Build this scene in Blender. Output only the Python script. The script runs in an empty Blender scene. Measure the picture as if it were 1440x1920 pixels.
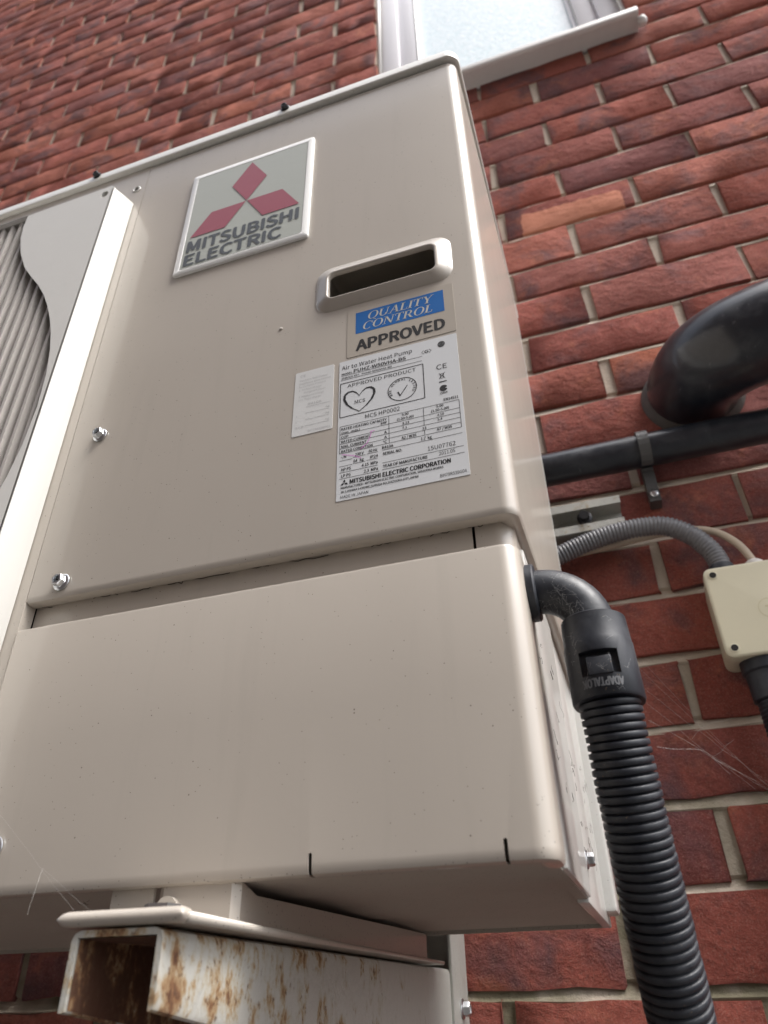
import bpy, bmesh, math, random
from mathutils import Vector, Matrix, Quaternion
R = math.radians
random.seed(7)
sc = bpy.context.scene
COL = sc.collection

# ------------------------------------------------------------------ camera
CAM = Vector((0.03250, -0.34200, -0.05012))
RGT = Vector((0.94857478, 0.31620747, -0.01478946))
DWN = Vector((-0.18884831, 0.52778423, -0.82811842))
FWD = Vector((-0.25405158, 0.78832521, 0.56035805))
FPX = 1374.46                                     # focal length in pixels of a 1440 x 1920 picture
cd = bpy.data.cameras.new('camera')
cam = bpy.data.objects.new('camera', cd); COL.objects.link(cam)
m = Matrix.Identity(4)
for i in range(3):
    m[i][0] = RGT[i]; m[i][1] = -DWN[i]; m[i][2] = -FWD[i]; m[i][3] = CAM[i]
cam.matrix_world = m
cd.sensor_fit = 'VERTICAL'; cd.sensor_height = 24.0
cd.lens = 24.0 * FPX / 1920.0
cd.clip_start = 0.01; cd.clip_end = 400
cd.dof.use_dof = True; cd.dof.focus_distance = 0.47; cd.dof.aperture_fstop = 6.8
sc.camera = cam

# ------------------------------------------------------------------ sky, sun, exposure
SUN = Vector((0.88, -0.30, 0.0)).normalized() * math.cos(R(58)); SUN.z = math.sin(R(58))
w = bpy.data.worlds.new('World'); sc.world = w; w.use_nodes = True
wn = w.node_tree; wn.nodes.clear()
sky = wn.nodes.new('ShaderNodeTexSky'); sky.sky_type = 'NISHITA'; sky.sun_disc = False
sky.sun_elevation = R(58); sky.sun_rotation = math.atan2(SUN.x, SUN.y)
sky.air_density = 1.0; sky.dust_density = 4.0; sky.ozone_density = 1.0
hs = wn.nodes.new('ShaderNodeHueSaturation'); hs.inputs['Saturation'].default_value = 0.42
bg = wn.nodes.new('ShaderNodeBackground'); bg.inputs['Strength'].default_value = 0.13
wo = wn.nodes.new('ShaderNodeOutputWorld')
wn.links.new(sky.outputs[0], hs.inputs['Color']); wn.links.new(hs.outputs[0], bg.inputs['Color'])
wn.links.new(bg.outputs[0], wo.inputs['Surface'])
sl = bpy.data.lights.new('sun', 'SUN'); sl.energy = 1.2; sl.angle = R(28); sl.color = (1.0, 0.98, 0.95)
so = bpy.data.objects.new('sun', sl); COL.objects.link(so)
so.rotation_mode = 'QUATERNION'; so.rotation_quaternion = SUN.to_track_quat('Z', 'Y'); so.location = (2, -2, 4)
sc.view_settings.view_transform = 'Standard'; sc.view_settings.look = 'None'
sc.view_settings.gamma = 1.0; sc.view_settings.use_curve_mapping = False
sc.view_settings.exposure = 1.57

# ------------------------------------------------------------------ helpers
def finish(name, me, mat=None, parent=None, smooth=False, loc=None):
    if mat is not None:
        for mm in (mat if isinstance(mat, (list, tuple)) else [mat]): me.materials.append(mm)
    if smooth is True:
        for p in me.polygons: p.use_smooth = True
    elif smooth:
        for p in me.polygons: p.use_smooth = True
        me.set_sharp_from_angle(angle=R(smooth))
    o = bpy.data.objects.new(name, me); COL.objects.link(o)
    if parent is not None: o.parent = parent
    if loc is not None: o.location = loc
    return o
def mesh(name, verts, faces, mat=None, parent=None, smooth=False):
    me = bpy.data.meshes.new(name); me.from_pydata([tuple(v) for v in verts], [], faces)
    bm = bmesh.new(); bm.from_mesh(me); bmesh.ops.recalc_face_normals(bm, faces=bm.faces); bm.to_mesh(me); bm.free()
    me.update(); return finish(name, me, mat, parent, smooth)
def empty(name, label=None, cat=None, group=None, kind=None, loc=(0, 0, 0)):
    o = bpy.data.objects.new(name, None); COL.objects.link(o); o.empty_display_size = 0.02
    tag(o, label, cat, group, kind); return o
def tag(o, label=None, cat=None, group=None, kind=None):
    if label: o['label'] = label
    if cat: o['category'] = cat
    if group: o['group'] = group
    if kind: o['kind'] = kind
    return o
class MB:
    def __init__(s): s.v = []; s.f = []
    def add(s, v, f):
        n = len(s.v); s.v += [tuple(p) for p in v]; s.f += [tuple(i + n for i in q) for q in f]; return s
    def box(s, x0, x1, y0, y1, z0, z1):
        v = [(x, y, z) for x in (x0, x1) for y in (y0, y1) for z in (z0, z1)]
        return s.add(v, [(0, 1, 3, 2), (4, 6, 7, 5), (0, 4, 5, 1), (2, 3, 7, 6), (0, 2, 6, 4), (1, 5, 7, 3)])
    def prism(s, poly, y0, y1):                  # polygon in x,z pushed along y
        n = len(poly)
        v = [(x, y0, z) for x, z in poly] + [(x, y1, z) for x, z in poly]
        f = [tuple(range(n)), tuple(range(2 * n - 1, n - 1, -1))] + [(i, (i + 1) % n, n + (i + 1) % n, n + i) for i in range(n)]
        return s.add(v, f)
    def flat(s, poly, y):                        # flat polygon facing -y
        return s.add([(x, y, z) for x, z in poly], [tuple(range(len(poly)))])
    def loft(s, loops, cap0=True, cap1=True, closed=True):
        n = len(loops[0]); v = [p for l in loops for p in l]; f = []
        for a in range(len(loops) - 1):
            for i in range(n if closed else n - 1):
                j = (i + 1) % n; f.append((a * n + i, a * n + j, (a + 1) * n + j, (a + 1) * n + i))
        if cap0: f.append(tuple(range(n - 1, -1, -1)))
        if cap1: f.append(tuple(range((len(loops) - 1) * n, len(loops) * n)))
        return s.add(v, f)
    def tube(s, path, rad, n=16, caps=True):
        P = [Vector(p) for p in path]; k = len(P)
        T = [(P[min(i + 1, k - 1)] - P[max(i - 1, 0)]).normalized() for i in range(k)]
        ref = Vector((0, 1, 0)) if abs(T[0].y) < .8 else Vector((0, 0, 1))
        U = (ref - T[0] * ref.dot(T[0])).normalized(); loops = []
        for i in range(k):
            U = (U - T[i] * U.dot(T[i])).normalized(); V = T[i].cross(U)
            r = rad[i] if isinstance(rad, (list, tuple)) else rad
            loops.append([P[i] + (U * math.cos(a) + V * math.sin(a)) * r for a in [2 * math.pi * q / n for q in range(n)]])
        return s.loft(loops, caps, caps)
    def lathe(s, c, axis, prof, n=24):           # prof = [(distance along axis, radius)]
        c = Vector(c); ax = Vector(axis).normalized()
        U = ax.orthogonal().normalized(); V = ax.cross(U)
        return s.loft([[c + ax * d + (U * math.cos(a) + V * math.sin(a)) * r for a in [2 * math.pi * (q + .5) / n for q in range(n)]] for d, r in prof])
    def build(s, name, mat=None, parent=None, smooth=False): return mesh(name, s.v, s.f, mat, parent, smooth)
def bevel(o, w, seg=2, angle=30):
    bm = bmesh.new(); bm.from_mesh(o.data)
    es = [e for e in bm.edges if len(e.link_faces) == 2 and e.calc_face_angle(0) > R(angle)]
    bmesh.ops.bevel(bm, geom=es, offset=w, segments=seg, affect='EDGES', profile=0.5, clamp_overlap=True)
    bm.to_mesh(o.data); bm.free()
    for p in o.data.polygons: p.use_smooth = True
    o.data.set_sharp_from_angle(angle=R(40)); return o
def rrect(x0, x1, z0, z1, r, n=6):
    out = []
    for cx, cz, a0 in ((x1 - r, z1 - r, 0), (x0 + r, z1 - r, 90), (x0 + r, z0 + r, 180), (x1 - r, z0 + r, 270)):
        for i in range(n + 1):
            a = R(a0 + 90 * i / n); out.append((cx + r * math.cos(a), cz + r * math.sin(a)))
    return out
def smoothpath(pts, n=10):
    P = [Vector(p) for p in pts]; P = [P[0] * 2 - P[1]] + P + [P[-1] * 2 - P[-2]]; out = []
    for i in range(1, len(P) - 2):
        for k in range(n):
            t = k / n; a, b, c, d = P[i - 1], P[i], P[i + 1], P[i + 2]
            out.append(0.5 * ((2 * b) + (c - a) * t + (2 * a - 5 * b + 4 * c - d) * t * t + (3 * b - a - 3 * c + d) * t ** 3))
    out.append(P[-2]); return out
def boolean(o, cutters, solid=None):
    if solid:
        md = o.modifiers.new('s', 'SOLIDIFY'); md.thickness = solid; md.offset = -1.0
    tmp = []
    for c in cutters:
        t = c.build('cutter'); tmp.append(t)
        md = o.modifiers.new('b', 'BOOLEAN'); md.operation = 'DIFFERENCE'; md.solver = 'EXACT'; md.object = t
    dg = bpy.context.evaluated_depsgraph_get(); dg.update()
    me = bpy.data.meshes.new_from_object(o.evaluated_get(dg)); o.modifiers.clear()
    old = o.data; o.data = me; bpy.data.meshes.remove(old)
    for t in tmp:
        d = t.data; bpy.data.objects.remove(t); bpy.data.meshes.remove(d)
    for p in me.polygons: p.use_smooth = True
    me.set_sharp_from_angle(angle=R(35)); return o

# ------------------------------------------------------------------ materials
class NT:
    def __init__(s, name):
        s.m = bpy.data.materials.new(name); s.m.use_nodes = True; s.t = s.m.node_tree; s.t.nodes.clear()
        s.out = s.n('OutputMaterial'); s.b = s.n('BsdfPrincipled'); s.t.links.new(s.b.outputs[0], s.out.inputs[0])
    def n(s, typ, **kw):
        nd = s.t.nodes.new('ShaderNode' + typ)
        for k, v in kw.items():
            if k in nd.inputs: s.set(nd.inputs[k], v)
            else: setattr(nd, k, v)
        return nd
    def set(s, inp, v):
        if hasattr(v, 'bl_idname') and hasattr(v, 'outputs'): v = v.outputs[0]
        if isinstance(v, bpy.types.NodeSocket): s.t.links.new(v, inp)
        else:
            if isinstance(v, tuple) and len(v) == 3 and inp.type == 'RGBA': v = v + (1,)
            inp.default_value = v
    def bs(s, **kw):
        for k, v in kw.items(): s.set(s.b.inputs[k.replace('_', ' ')], v)
        return s
    def math(s, op, a, b=0.0, c=None):
        nd = s.n('Math', operation=op); s.set(nd.inputs[0], a); s.set(nd.inputs[1], b)
        if c is not None: s.set(nd.inputs[2], c)
        return nd.outputs[0]
    def mix(s, f, a, b, bt='MIX'):
        nd = s.n('Mix', data_type='RGBA', blend_type=bt); s.set(nd.inputs[0], f); s.set(nd.inputs[6], a); s.set(nd.inputs[7], b); return nd.outputs[2]
    def ramp(s, f, *st, interp='LINEAR'):
        nd = s.n('ValToRGB'); nd.color_ramp.interpolation = interp; e = nd.color_ramp.elements
        while len(e) < len(st): e.new(0.5)
        for i, (p, c) in enumerate(st):
            e[i].position = p; e[i].color = (c, c, c, 1) if isinstance(c, (int, float)) else tuple(c) + (1,)
        s.set(nd.inputs[0], f); return nd.outputs[0]
    def pos(s, sx=1, sy=1, sz=1, off=None):
        g = s.n('NewGeometry'); mp = s.n('VectorMath', operation='MULTIPLY'); s.set(mp.inputs[0], g.outputs['Position']); mp.inputs[1].default_value = (sx, sy, sz)
        if off is None: return mp.outputs[0]
        ad = s.n('VectorMath', operation='ADD'); s.set(ad.inputs[0], mp.outputs[0]); s.set(ad.inputs[1], off); return ad.outputs[0]
    def noise(s, v, scale, detail=4, rough=.5, dist=0.0):
        nd = s.n('TexNoise', Scale=scale, Detail=detail, Roughness=rough, Distortion=dist); s.set(nd.inputs['Vector'], v); return nd.outputs['Fac']
    def bump(s, h, strength, dist, normal=None):
        nd = s.n('Bump', Strength=strength, Distance=dist); s.set(nd.inputs['Height'], h)
        if normal is not None: s.set(nd.inputs['Normal'], normal)
        return nd.outputs[0]

def painted(name, col, rough=.42, coat=.55, dirt=True, speck=True):
    t = NT(name); p = t.pos()
    c = t.mix(t.noise(p, 9, 3), tuple(x * .95 for x in col), tuple(x * 1.04 for x in col))
    if dirt:
        streak = t.ramp(t.noise(t.pos(60, 60, 5), 1.0, 4, .6), (.56, 0), (.78, .35))
        c = t.mix(streak, c, tuple(x * .84 for x in col))
    if speck:
        for sc_, th, keep, k in ((200, .085, .90, .25), (430, .13, .90, .40), (150, .05, .86, .16)):
            vo = t.n('TexVoronoi', Scale=sc_); t.set(vo.inputs['Vector'], p)
            d = t.math('LESS_THAN', vo.outputs['Distance'], th)
            sx = t.n('SeparateColor'); t.set(sx.inputs[0], vo.outputs['Color'])
            on = t.math('GREATER_THAN', sx.outputs[0], keep)
            c = t.mix(t.math('MULTIPLY', t.math('MULTIPLY', d, on), .85), c, tuple(x * k for x in (col[0], col[1] * .95, col[2] * .85)))
    if speck:
        zz = t.n('SeparateXYZ'); t.set(zz.inputs[0], p)
        band = t.ramp(t.math('ADD', zz.outputs['Z'], t.math('MULTIPLY', t.noise(p, 18, 4), .05)), (.022, 1), (.060, 0))
        vo = t.n('TexVoronoi', Scale=520.0); t.set(vo.inputs['Vector'], p); sx = t.n('SeparateColor'); t.set(sx.inputs[0], vo.outputs['Color'])
        on = t.math('MULTIPLY', t.math('LESS_THAN', vo.outputs['Distance'], .22), t.math('GREATER_THAN', sx.outputs[1], .72))
        c = t.mix(t.math('MULTIPLY', t.math('MULTIPLY', on, band), .7), c, tuple(x * .35 for x in col))
        scuff = t.math('MULTIPLY', t.ramp(t.noise(t.pos(20, 20, 55), 1.0, 6, .7, .6), (.70, 0), (.76, .55)), .6)
        c = t.mix(scuff, c, tuple(min(.75, x * 1.45) for x in col))
    t.bs(Base_Color=c, Roughness=t.math('ADD', t.math('MULTIPLY', t.noise(p, 30, 4), .12), rough - .06), Coat_Weight=coat, Coat_Roughness=.09,
         Normal=t.bump(t.noise(p, 260, 2), .05, .0006, t.bump(t.noise(t.pos(1, 1, .6), 7, 2), .10, .010)))
    return t.m
def plain(name, col, rough=.5, metal=0.0, bumps=(120, .1, .001), var=.12, coat=0.0):
    t = NT(name); p = t.pos()
    c = t.mix(t.noise(p, 25, 5, .6), tuple(x * (1 - var) for x in col), tuple(x * (1 + var) for x in col))
    t.bs(Base_Color=c, Roughness=rough, Metallic=metal, Coat_Weight=coat, Normal=t.bump(t.noise(p, bumps[0], 4), bumps[1], bumps[2])); return t.m

BEIGE = painted('beige_powder_coat', (.440, .397, .346))
PALE = painted('pale_grey_panel_paint', (.58, .57, .54), rough=.35, coat=.6)
LIDM = painted('lid_paint', (.72, .70, .65), rough=.4, coat=.5)
BASEM = painted('base_pan_paint', (.40, .36, .31), rough=.85, coat=0.0)
GUARD = plain('fan_guard_plastic', (.67, .66, .625), .38, var=.03)
SLAT = plain('fan_slat_plastic', (.46, .43, .40), .45, var=.05)
DARK = plain('dark_interior', (.015, .013, .012), .9)
STEEL = plain('zinc_plated_steel', (.62, .64, .66), .28, 1.0, (300, .05, .0005))
BLACKM = plain('black_oxide_steel', (.03, .03, .032), .35, .6)
WHITEB = plain('white_badge_plastic', (.86, .86, .84), .3, var=.02)
BADGE = plain('badge_silver_face', (.44, .46, .42), .3, var=.02)
REDM = plain('badge_red_print', (.34, .095, .125), .35, var=.05)
GREYT = plain('badge_grey_print', (.09, .10, .11), .4, var=.05)
LABELW = plain('label_white_film', (.58, .59, .60), .42, var=.02, bumps=(40, .03, .001))
LABELS = plain('label_silver_film', (.40, .36, .31), .3, var=.04, coat=.3)
BLUE = plain('label_blue_print', (.012, .115, .36), .35, var=.08)
INK = plain('black_ink', (.012, .012, .013), .5)
SILV = plain('label_silver_print', (.50, .48, .43), .35)
FAINT = plain('faded_ink', (.42, .42, .42), .5)
FADEL = plain('label_faded_film', (.58, .58, .57), .42, var=.02)
def pipe_mat():
    t = NT('soil_pipe_plastic'); p = t.pos()
    d = t.ramp(t.noise(p, 34, 7, .68, .4), (.47, 0), (.72, .75)); sc_ = t.ramp(t.noise(t.pos(160, 30, 160), 1.0, 3, .6), (.66, 0), (.72, .6))
    c = t.mix(d, (.014, .017, .024), (.042, .045, .052)); c = t.mix(t.math('MULTIPLY', sc_, .35), c, (.16, .16, .17))
    t.bs(Base_Color=c, Roughness=t.math('ADD', t.math('MULTIPLY', d, .35), .32), Coat_Weight=.25, Normal=t.bump(t.noise(p, 70, 4), .12, .0015)); return t.m
PLUM = pipe_mat()
CREAM = plain('cream_box_plastic', (.60, .56, .42), .45, var=.05)
CREAMC = plain('cream_cable_sheath', (.55, .46, .36), .5)
WGLAND = plain('white_gland_plastic', (.75, .72, .68), .45)
GREYC = plain('grey_conduit_plastic', (.17, .17, .18), .42, var=.1)
SILIC = plain('grey_mastic', (.085, .080, .072), .65, var=.4, bumps=(60, .5, .004))
FRAMEW = plain('white_window_frame', (.78, .77, .80), .3, var=.02)
SILLM = plain('white_sill_paint', (.70, .68, .66), .45, var=.08, bumps=(60, .2, .002))
WEB = plain('spider_silk', (.75, .75, .72), .5)
DEBRIS = plain('dry_leaf_debris', (.05, .04, .03), .9)

def conduit_mat():
    t = NT('black_conduit_plastic'); p = t.pos()
    dust = t.ramp(t.noise(t.pos(1, 1, 1), 60, 7, .72), (.44, 0), (.74, .55))
    sp = t.ramp(t.noise(p, 700, 2, .6), (.68, 0), (.74, 1))
    sp = t.math('MULTIPLY', sp, t.ramp(t.noise(p, 35, 2), (.48, 0), (.60, .8)))
    c = t.mix(dust, (.014, .017, .024), (.075, .080, .090)); c = t.mix(sp, c, (.28, .20, .12))
    t.bs(Base_Color=c, Roughness=t.math('ADD', t.math('MULTIPLY', dust, .5), .45), Normal=t.bump(t.noise(p, 240, 4), .12, .0008)); return t.m
CONDM = conduit_mat()
def rust_mat(name='rusty_white_paint', add=0.0):
    t = NT(name); p = t.pos()
    n1 = t.noise(t.pos(80, 80, 58), 1.0, 8, .64, .3); n2 = t.noise(t.pos(190, 190, 100), 1.0, 5, .65, .2); n3 = t.noise(t.pos(420, 420, 300), 1.0, 3)
    grad = t.n('SeparateXYZ'); t.set(grad.inputs[0], t.pos())
    near = t.n('MapRange'); t.set(near.inputs['Value'], grad.outputs['Y']); near.inputs['From Min'].default_value = -.06; near.inputs['From Max'].default_value = .36
    near.inputs['To Min'].default_value = .095 + add; near.inputs['To Max'].default_value = -.085 + add
    v = t.math('ADD', t.math('ADD', t.math('MULTIPLY', n1, .66), t.math('MULTIPLY', n2, .36)), near.outputs[0])
    stain = t.ramp(v, (.535, (.43, .425, .39)), (.585, (.40, .37, .305)), (.635, (.32, .23, .13)), (.69, (.20, .10, .045)), (.74, (.10, .05, .028)))
    spots = t.ramp(t.math('ADD', t.math('MULTIPLY', n3, .5), t.math('MULTIPLY', v, .55)), (.63, 0), (.68, .75))
    c = t.mix(spots, stain, (.085, .035, .018))
    t.bs(Base_Color=c, Roughness=t.ramp(v, (.5, .45), (.65, .85)), Normal=t.bump(t.math('ADD', n2, t.math('MULTIPLY', v, .8)), .4, .0018)); return t.m
RUST = rust_mat(); RUSTH = rust_mat('heavily_rusted_steel', .16); RUSTR = rust_mat('rust_edged_white_paint', .07)
def brick_mat(name, mode=0):
    t = NT(name); oi = t.n('ObjectInfo'); g = t.n('NewGeometry')
    rnd = t.math('FRACT', t.math('ADD', oi.outputs['Random'], t.math('MULTIPLY', g.outputs['Random Per Island'], 7.31)))
    cv = t.n('CombineXYZ'); t.set(cv.inputs[0], t.math('MULTIPLY', rnd, 37.0)); t.set(cv.inputs[2], t.math('MULTIPLY', rnd, 71.0))
    p = t.pos(1, 1, 1, cv); ps = t.pos(1, 1, 1.35, cv)
    base = t.ramp(rnd, (0.0, (.27, .075, .058)), (.20, (.32, .092, .068)), (.38, (.235, .072, .062)), (.55, (.355, .115, .080)), (.72, (.20, .072, .070)), (.86, (.295, .087, .065)), (.94, (.40, .135, .085)), (1.0, (.25, .078, .064)))
    n1 = t.noise(p, 12, 4, .6, .5)
    c = t.mix(t.ramp(n1, (.50, 0), (.66, .85)), base, (.115, .066, .074))
    c = t.mix(t.ramp(t.noise(p, 19, 5, .65, .4), (.57, 0), (.73, .65)), c, (.42, .150, .088))
    c = t.mix(t.ramp(t.noise(p, 260, 3, .6), (.35, .30), (.60, 0)), c, (.10, .035, .028))
    c = t.mix(t.ramp(t.noise(p, 11, 5, .6), (.66, 0), (.78, .4)), c, (.42, .32, .29))
    c = t.mix(t.ramp(t.noise(p, 640, 3, .7), (.52, 0), (.68, .45)), c, (.40, .225, .175))
    c = t.mix(t.ramp(t.noise(p, 150, 4, .7), (.60, 0), (.70, .55)), c, (.09, .045, .045))
    if mode:
        s = t.n('SeparateXYZ'); t.set(s.inputs[0], t.pos())
        wob = t.math('MULTIPLY', t.math('SUBTRACT', t.noise(p, 60, 4), .5), .018)
        inx = t.math('MULTIPLY', t.math('GREATER_THAN', t.math('ADD', s.outputs['X'], wob), .030), t.math('LESS_THAN', t.math('ADD', s.outputs['X'], wob), .197))
        inz = t.math('LESS_THAN', t.math('ADD', t.math('ADD', s.outputs['Z'], wob), t.math('MULTIPLY', s.outputs['X'], .03)), 1.079)
        c = t.mix(t.math('MULTIPLY', inx, t.math('MULTIPLY', inz, .8)), c, (.60, .255, .165))
    wr = t.n('TexNoise', Scale=46.0, Detail=9.0, Roughness=.66, Distortion=.35); t.set(wr.inputs['Vector'], ps)
    lo = t.noise(ps, 13, 3, .5, .8)
    msk = t.ramp(t.noise(p, 14, 3), (.38, .15), (.60, 1))
    h = t.math('ADD', t.math('MULTIPLY', wr.outputs['Fac'], t.math('ADD', t.math('MULTIPLY', msk, .9), .3)), t.math('MULTIPLY', lo, 1.1))
    c = t.mix(t.math('MULTIPLY', t.ramp(wr.outputs['Fac'], (.30, .5), (.44, 0)), msk), c, (.085, .040, .036))
    t.bs(Base_Color=c, Roughness=1.0, Specular_IOR_Level=.18, Normal=t.bump(t.noise(p, 520, 4, .7), .55, .0012, t.bump(h, .85, .0060))); return t.m
BRICK = brick_mat('red_brick'); BRICKO = brick_mat('red_brick_scraped', 1)
def mortar_mat():
    t = NT('lime_mortar'); p = t.pos()
    c = t.mix(t.noise(p, 22, 5, .6), (.44, .375, .305), (.64, .555, .45))
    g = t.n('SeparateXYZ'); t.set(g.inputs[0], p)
    damp_and_shade = t.math('MULTIPLY', t.ramp(t.noise(p, 14, 4), (.40, 0), (.58, .75)), t.ramp(g.outputs['Z'], (.0, 1), (.42, 0)))  # damp algae blotches plus painted shade, stronger towards the ground
    c = t.mix(damp_and_shade, c, (.13, .125, .06))
    t.bs(Base_Color=c, Roughness=.9, Normal=t.bump(t.noise(p, 300, 5, .65), .6, .0025)); return t.m
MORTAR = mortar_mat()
def glass_mat():
    t = NT('obscured_window_glass'); p = t.pos()
    n = t.noise(t.pos(1, 1, 1), 75, 3, .6, 1.2)
    t.bs(Base_Color=t.mix(t.ramp(n, (.35, 0), (.65, 1)), (.62, .77, .79), (.78, .87, .885)), Roughness=.12, Coat_Weight=1.0, Coat_Roughness=.04, Normal=t.bump(n, .35, .004)); return t.m  # pale cyan base colour carries the sky's reflection on the pane
GLASS = glass_mat()
def ground_mat():
    t = NT('grey_paving'); p = t.pos()
    c = t.mix(t.noise(p, 3, 6, .6), (.045, .043, .040), (.085, .08, .075)); t.bs(Base_Color=c, Roughness=.85, Normal=t.bump(t.noise(p, 60, 5), .4, .004)); return t.m

# ------------------------------------------------------------------ lettering
FONT = None
try:
    FONT = bpy.data.fonts.load(bpy.utils.system_resource('DATAFILES', path='fonts') + '/Noto Sans CJK Regular.woff2')
except Exception:
    FONT = None
CAPH = None
def raw_text(body, shear=0.0):
    cu = bpy.data.curves.new('t', 'FONT'); cu.body = body; cu.resolution_u = 3; cu.shear = shear; cu.size = 1.0
    if FONT: cu.font = FONT
    o = bpy.data.objects.new('t', cu); COL.objects.link(o)
    dg = bpy.context.evaluated_depsgraph_get(); dg.update()
    me = bpy.data.meshes.new_from_object(o.evaluated_get(dg))
    v = [(x.co.x, x.co.y) for x in me.vertices]; f = [tuple(p.vertices) for p in me.polygons]
    bpy.data.objects.remove(o); bpy.data.curves.remove(cu); bpy.data.meshes.remove(me)
    return v, f
def text_geo(body, width, cap, bold=0, shear=0.0):
    global CAPH
    if CAPH is None: CAPH = max(p[1] for p in raw_text('H')[0])
    v, f = raw_text(body, shear)
    x0 = min(a[0] for a in v); x1 = max(a[0] for a in v)
    s = width / max(x1 - x0, 1e-6); sy = cap / CAPH
    v = [((a - x0) * s, b * sy) for a, b in v]
    if bold:                                          # heavier strokes: the glyphs again, nudged sideways and up
        e = cap * (.035, .060)[bold - 1]; n = len(v); V = []; F = []
        for k, (dx, dz) in enumerate(((-e, 0), (e, 0), (0, e * .6), (0, -e * .6))):
            V += [(a + dx, b + dz) for a, b in v]; F += [tuple(i + k * n for i in q) for q in f]
        return V, F
    return v, f
def put_text(mb, body, x, z, width, cap, y, bold=0, shear=0.0):
    v, f = text_geo(body, width, cap, bold, shear)
    n4 = len(v) // 4 if bold else len(v)
    mb.add([(x + a, y - .00001 * (i // n4), z + b) for i, (a, b) in enumerate(v)], f)
def seg(mb, x0, z0, x1, z1, w, y):
    d = Vector((x1 - x0, z1 - z0)).normalized(); n = Vector((-d.y, d.x)) * w / 2
    mb.flat([(x0 + n.x, z0 + n.y), (x1 + n.x, z1 + n.y), (x1 - n.x, z1 - n.y), (x0 - n.x, z0 - n.y)], y)
def ring(mb, cx, cz, r, w, y, a0=0, a1=360, n=36, rz=None):
    rz = rz or r; P = []
    for i in range(n + 1):
        a = R(a0 + (a1 - a0) * i / n); P.append((math.cos(a), math.sin(a)))
    for i in range(n):
        (c0, s0), (c1, s1) = P[i], P[i + 1]
        mb.flat([(cx + r * c0, cz + rz * s0), (cx + r * c1, cz + rz * s1), (cx + (r - w) * c1, cz + (rz - w) * s1), (cx + (r - w) * c0, cz + (rz - w) * s0)], y)
def serif_word(mb, word, x, z, width, cap, y, shear=.22):
    T, t = .17, .06
    def st(x0, y0, x1, y1, wd): return ('s', x0, y0, x1, y1, wd)
    def sf(cx, cy, wd=.30): return ('s', cx - wd / 2, cy, cx + wd / 2, cy, .05)
    L = {'I': (.42, [st(.21, 0, .21, 1, T), sf(.21, .02, .36), sf(.21, .98, .36)]),
         'L': (.70, [st(.2, 0, .2, 1, T), sf(.2, .98, .36), st(.04, .025, .66, .025, .05), st(.64, 0, .66, .26, .05)]),
         'T': (.78, [st(.39, 0, .39, 1, T), sf(.39, .02, .36), st(.04, .97, .74, .97, .06), st(.05, .98, .05, .74, .05), st(.73, .98, .73, .74, .05)]),
         'A': (.92, [st(.14, 0, .46, 1, t), st(.46, 1, .76, 0, T), st(.26, .36, .64, .36, .05), sf(.14, .02, .28), sf(.76, .02, .34)]),
         'Y': (.88, [st(.14, 1, .44, .46, T), st(.76, 1, .46, .46, t), st(.45, 0, .45, .48, T), sf(.14, .98, .32), sf(.76, .98, .26), sf(.45, .02, .34)]),
         'U': (.92, [st(.17, .3, .17, 1, T), st(.75, .3, .75, 1, t), sf(.17, .98, .34), sf(.75, .98, .28), ('a', .46, .32, .33, .33, 180, 360)]),
         'N': (.96, [st(.16, 0, .16, 1, t), st(.16, 1, .78, 0, T), st(.78, 0, .78, 1, t), sf(.16, .02, .28), sf(.12, .98, .26), sf(.78, .98, .28)]),
         'R': (.88, [st(.19, 0, .19, 1, T), sf(.19, .02, .36), st(.06, .97, .45, .97, .06), st(.2, .48, .45, .48, .05), ('a', .44, .725, .27, .27, -90, 90), st(.46, .5, .76, 0, T), sf(.80, .02, .22)]),
         'O': (.96, [('o', .48, .5, .44, .52)]), 'Q': (.96, [('o', .48, .5, .44, .52), st(.46, .06, .86, -.2, .11)]),
         'C': (.88, [('c', .48, .5, .42, .52), st(.80, .95, .80, .68, .05)])}
    tot = sum(L[c][0] for c in word); kx = width / (tot + shear); cx = 0
    def tr(px, py): return (x + (cx + px + shear * py) * kx, z + py * cap)
    for ch in word:
        for e in L[ch][1]:
            if e[0] == 's':
                _, x0, y0, x1, y1, wd = e
                if abs(x1 - x0) > abs(y1 - y0) * 3: q = [(x0, y0 - wd / 2), (x1, y1 - wd / 2), (x1, y1 + wd / 2), (x0, y0 + wd / 2)]
                else: q = [(x0 - wd / 2, y0), (x0 + wd / 2, y0), (x1 + wd / 2, y1), (x1 - wd / 2, y1)]
                mb.flat([tr(*p) for p in q], y)
            else:
                ccx, ccy, rx, ry = e[1:5]; a0, a1 = (0, 360)
                if e[0] == 'a': a0, a1 = e[5], e[6]
                if e[0] == 'c': a0, a1 = 45, 315
                n = 20
                def th(a): return t + (T - t) * abs(math.cos(a)) ** 1.5
                for i in range(n):
                    q = []
                    for j in (i, i + 1):
                        a = R(a0 + (a1 - a0) * j / n); q.append((ccx + rx * math.cos(a), ccy + ry * math.sin(a)))
                    for j in (i + 1, i):
                        a = R(a0 + (a1 - a0) * j / n); k = th(a); q.append((ccx + (rx - k) * math.cos(a), ccy + (ry - .055) * math.sin(a)))
                    mb.flat([tr(*p) for p in q], y)
        cx += L[ch][0]

# ================================================================== SETTING
YW = 0.46; NWZ = 7.0
g = MB().add([(-60, -60, -1.15), (60, -60, -1.15), (60, 60, -1.15), (-60, 60, -1.15)], [(0, 1, 2, 3)]).build('ground', ground_mat())
tag(g, None, None, None, 'structure')

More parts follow.
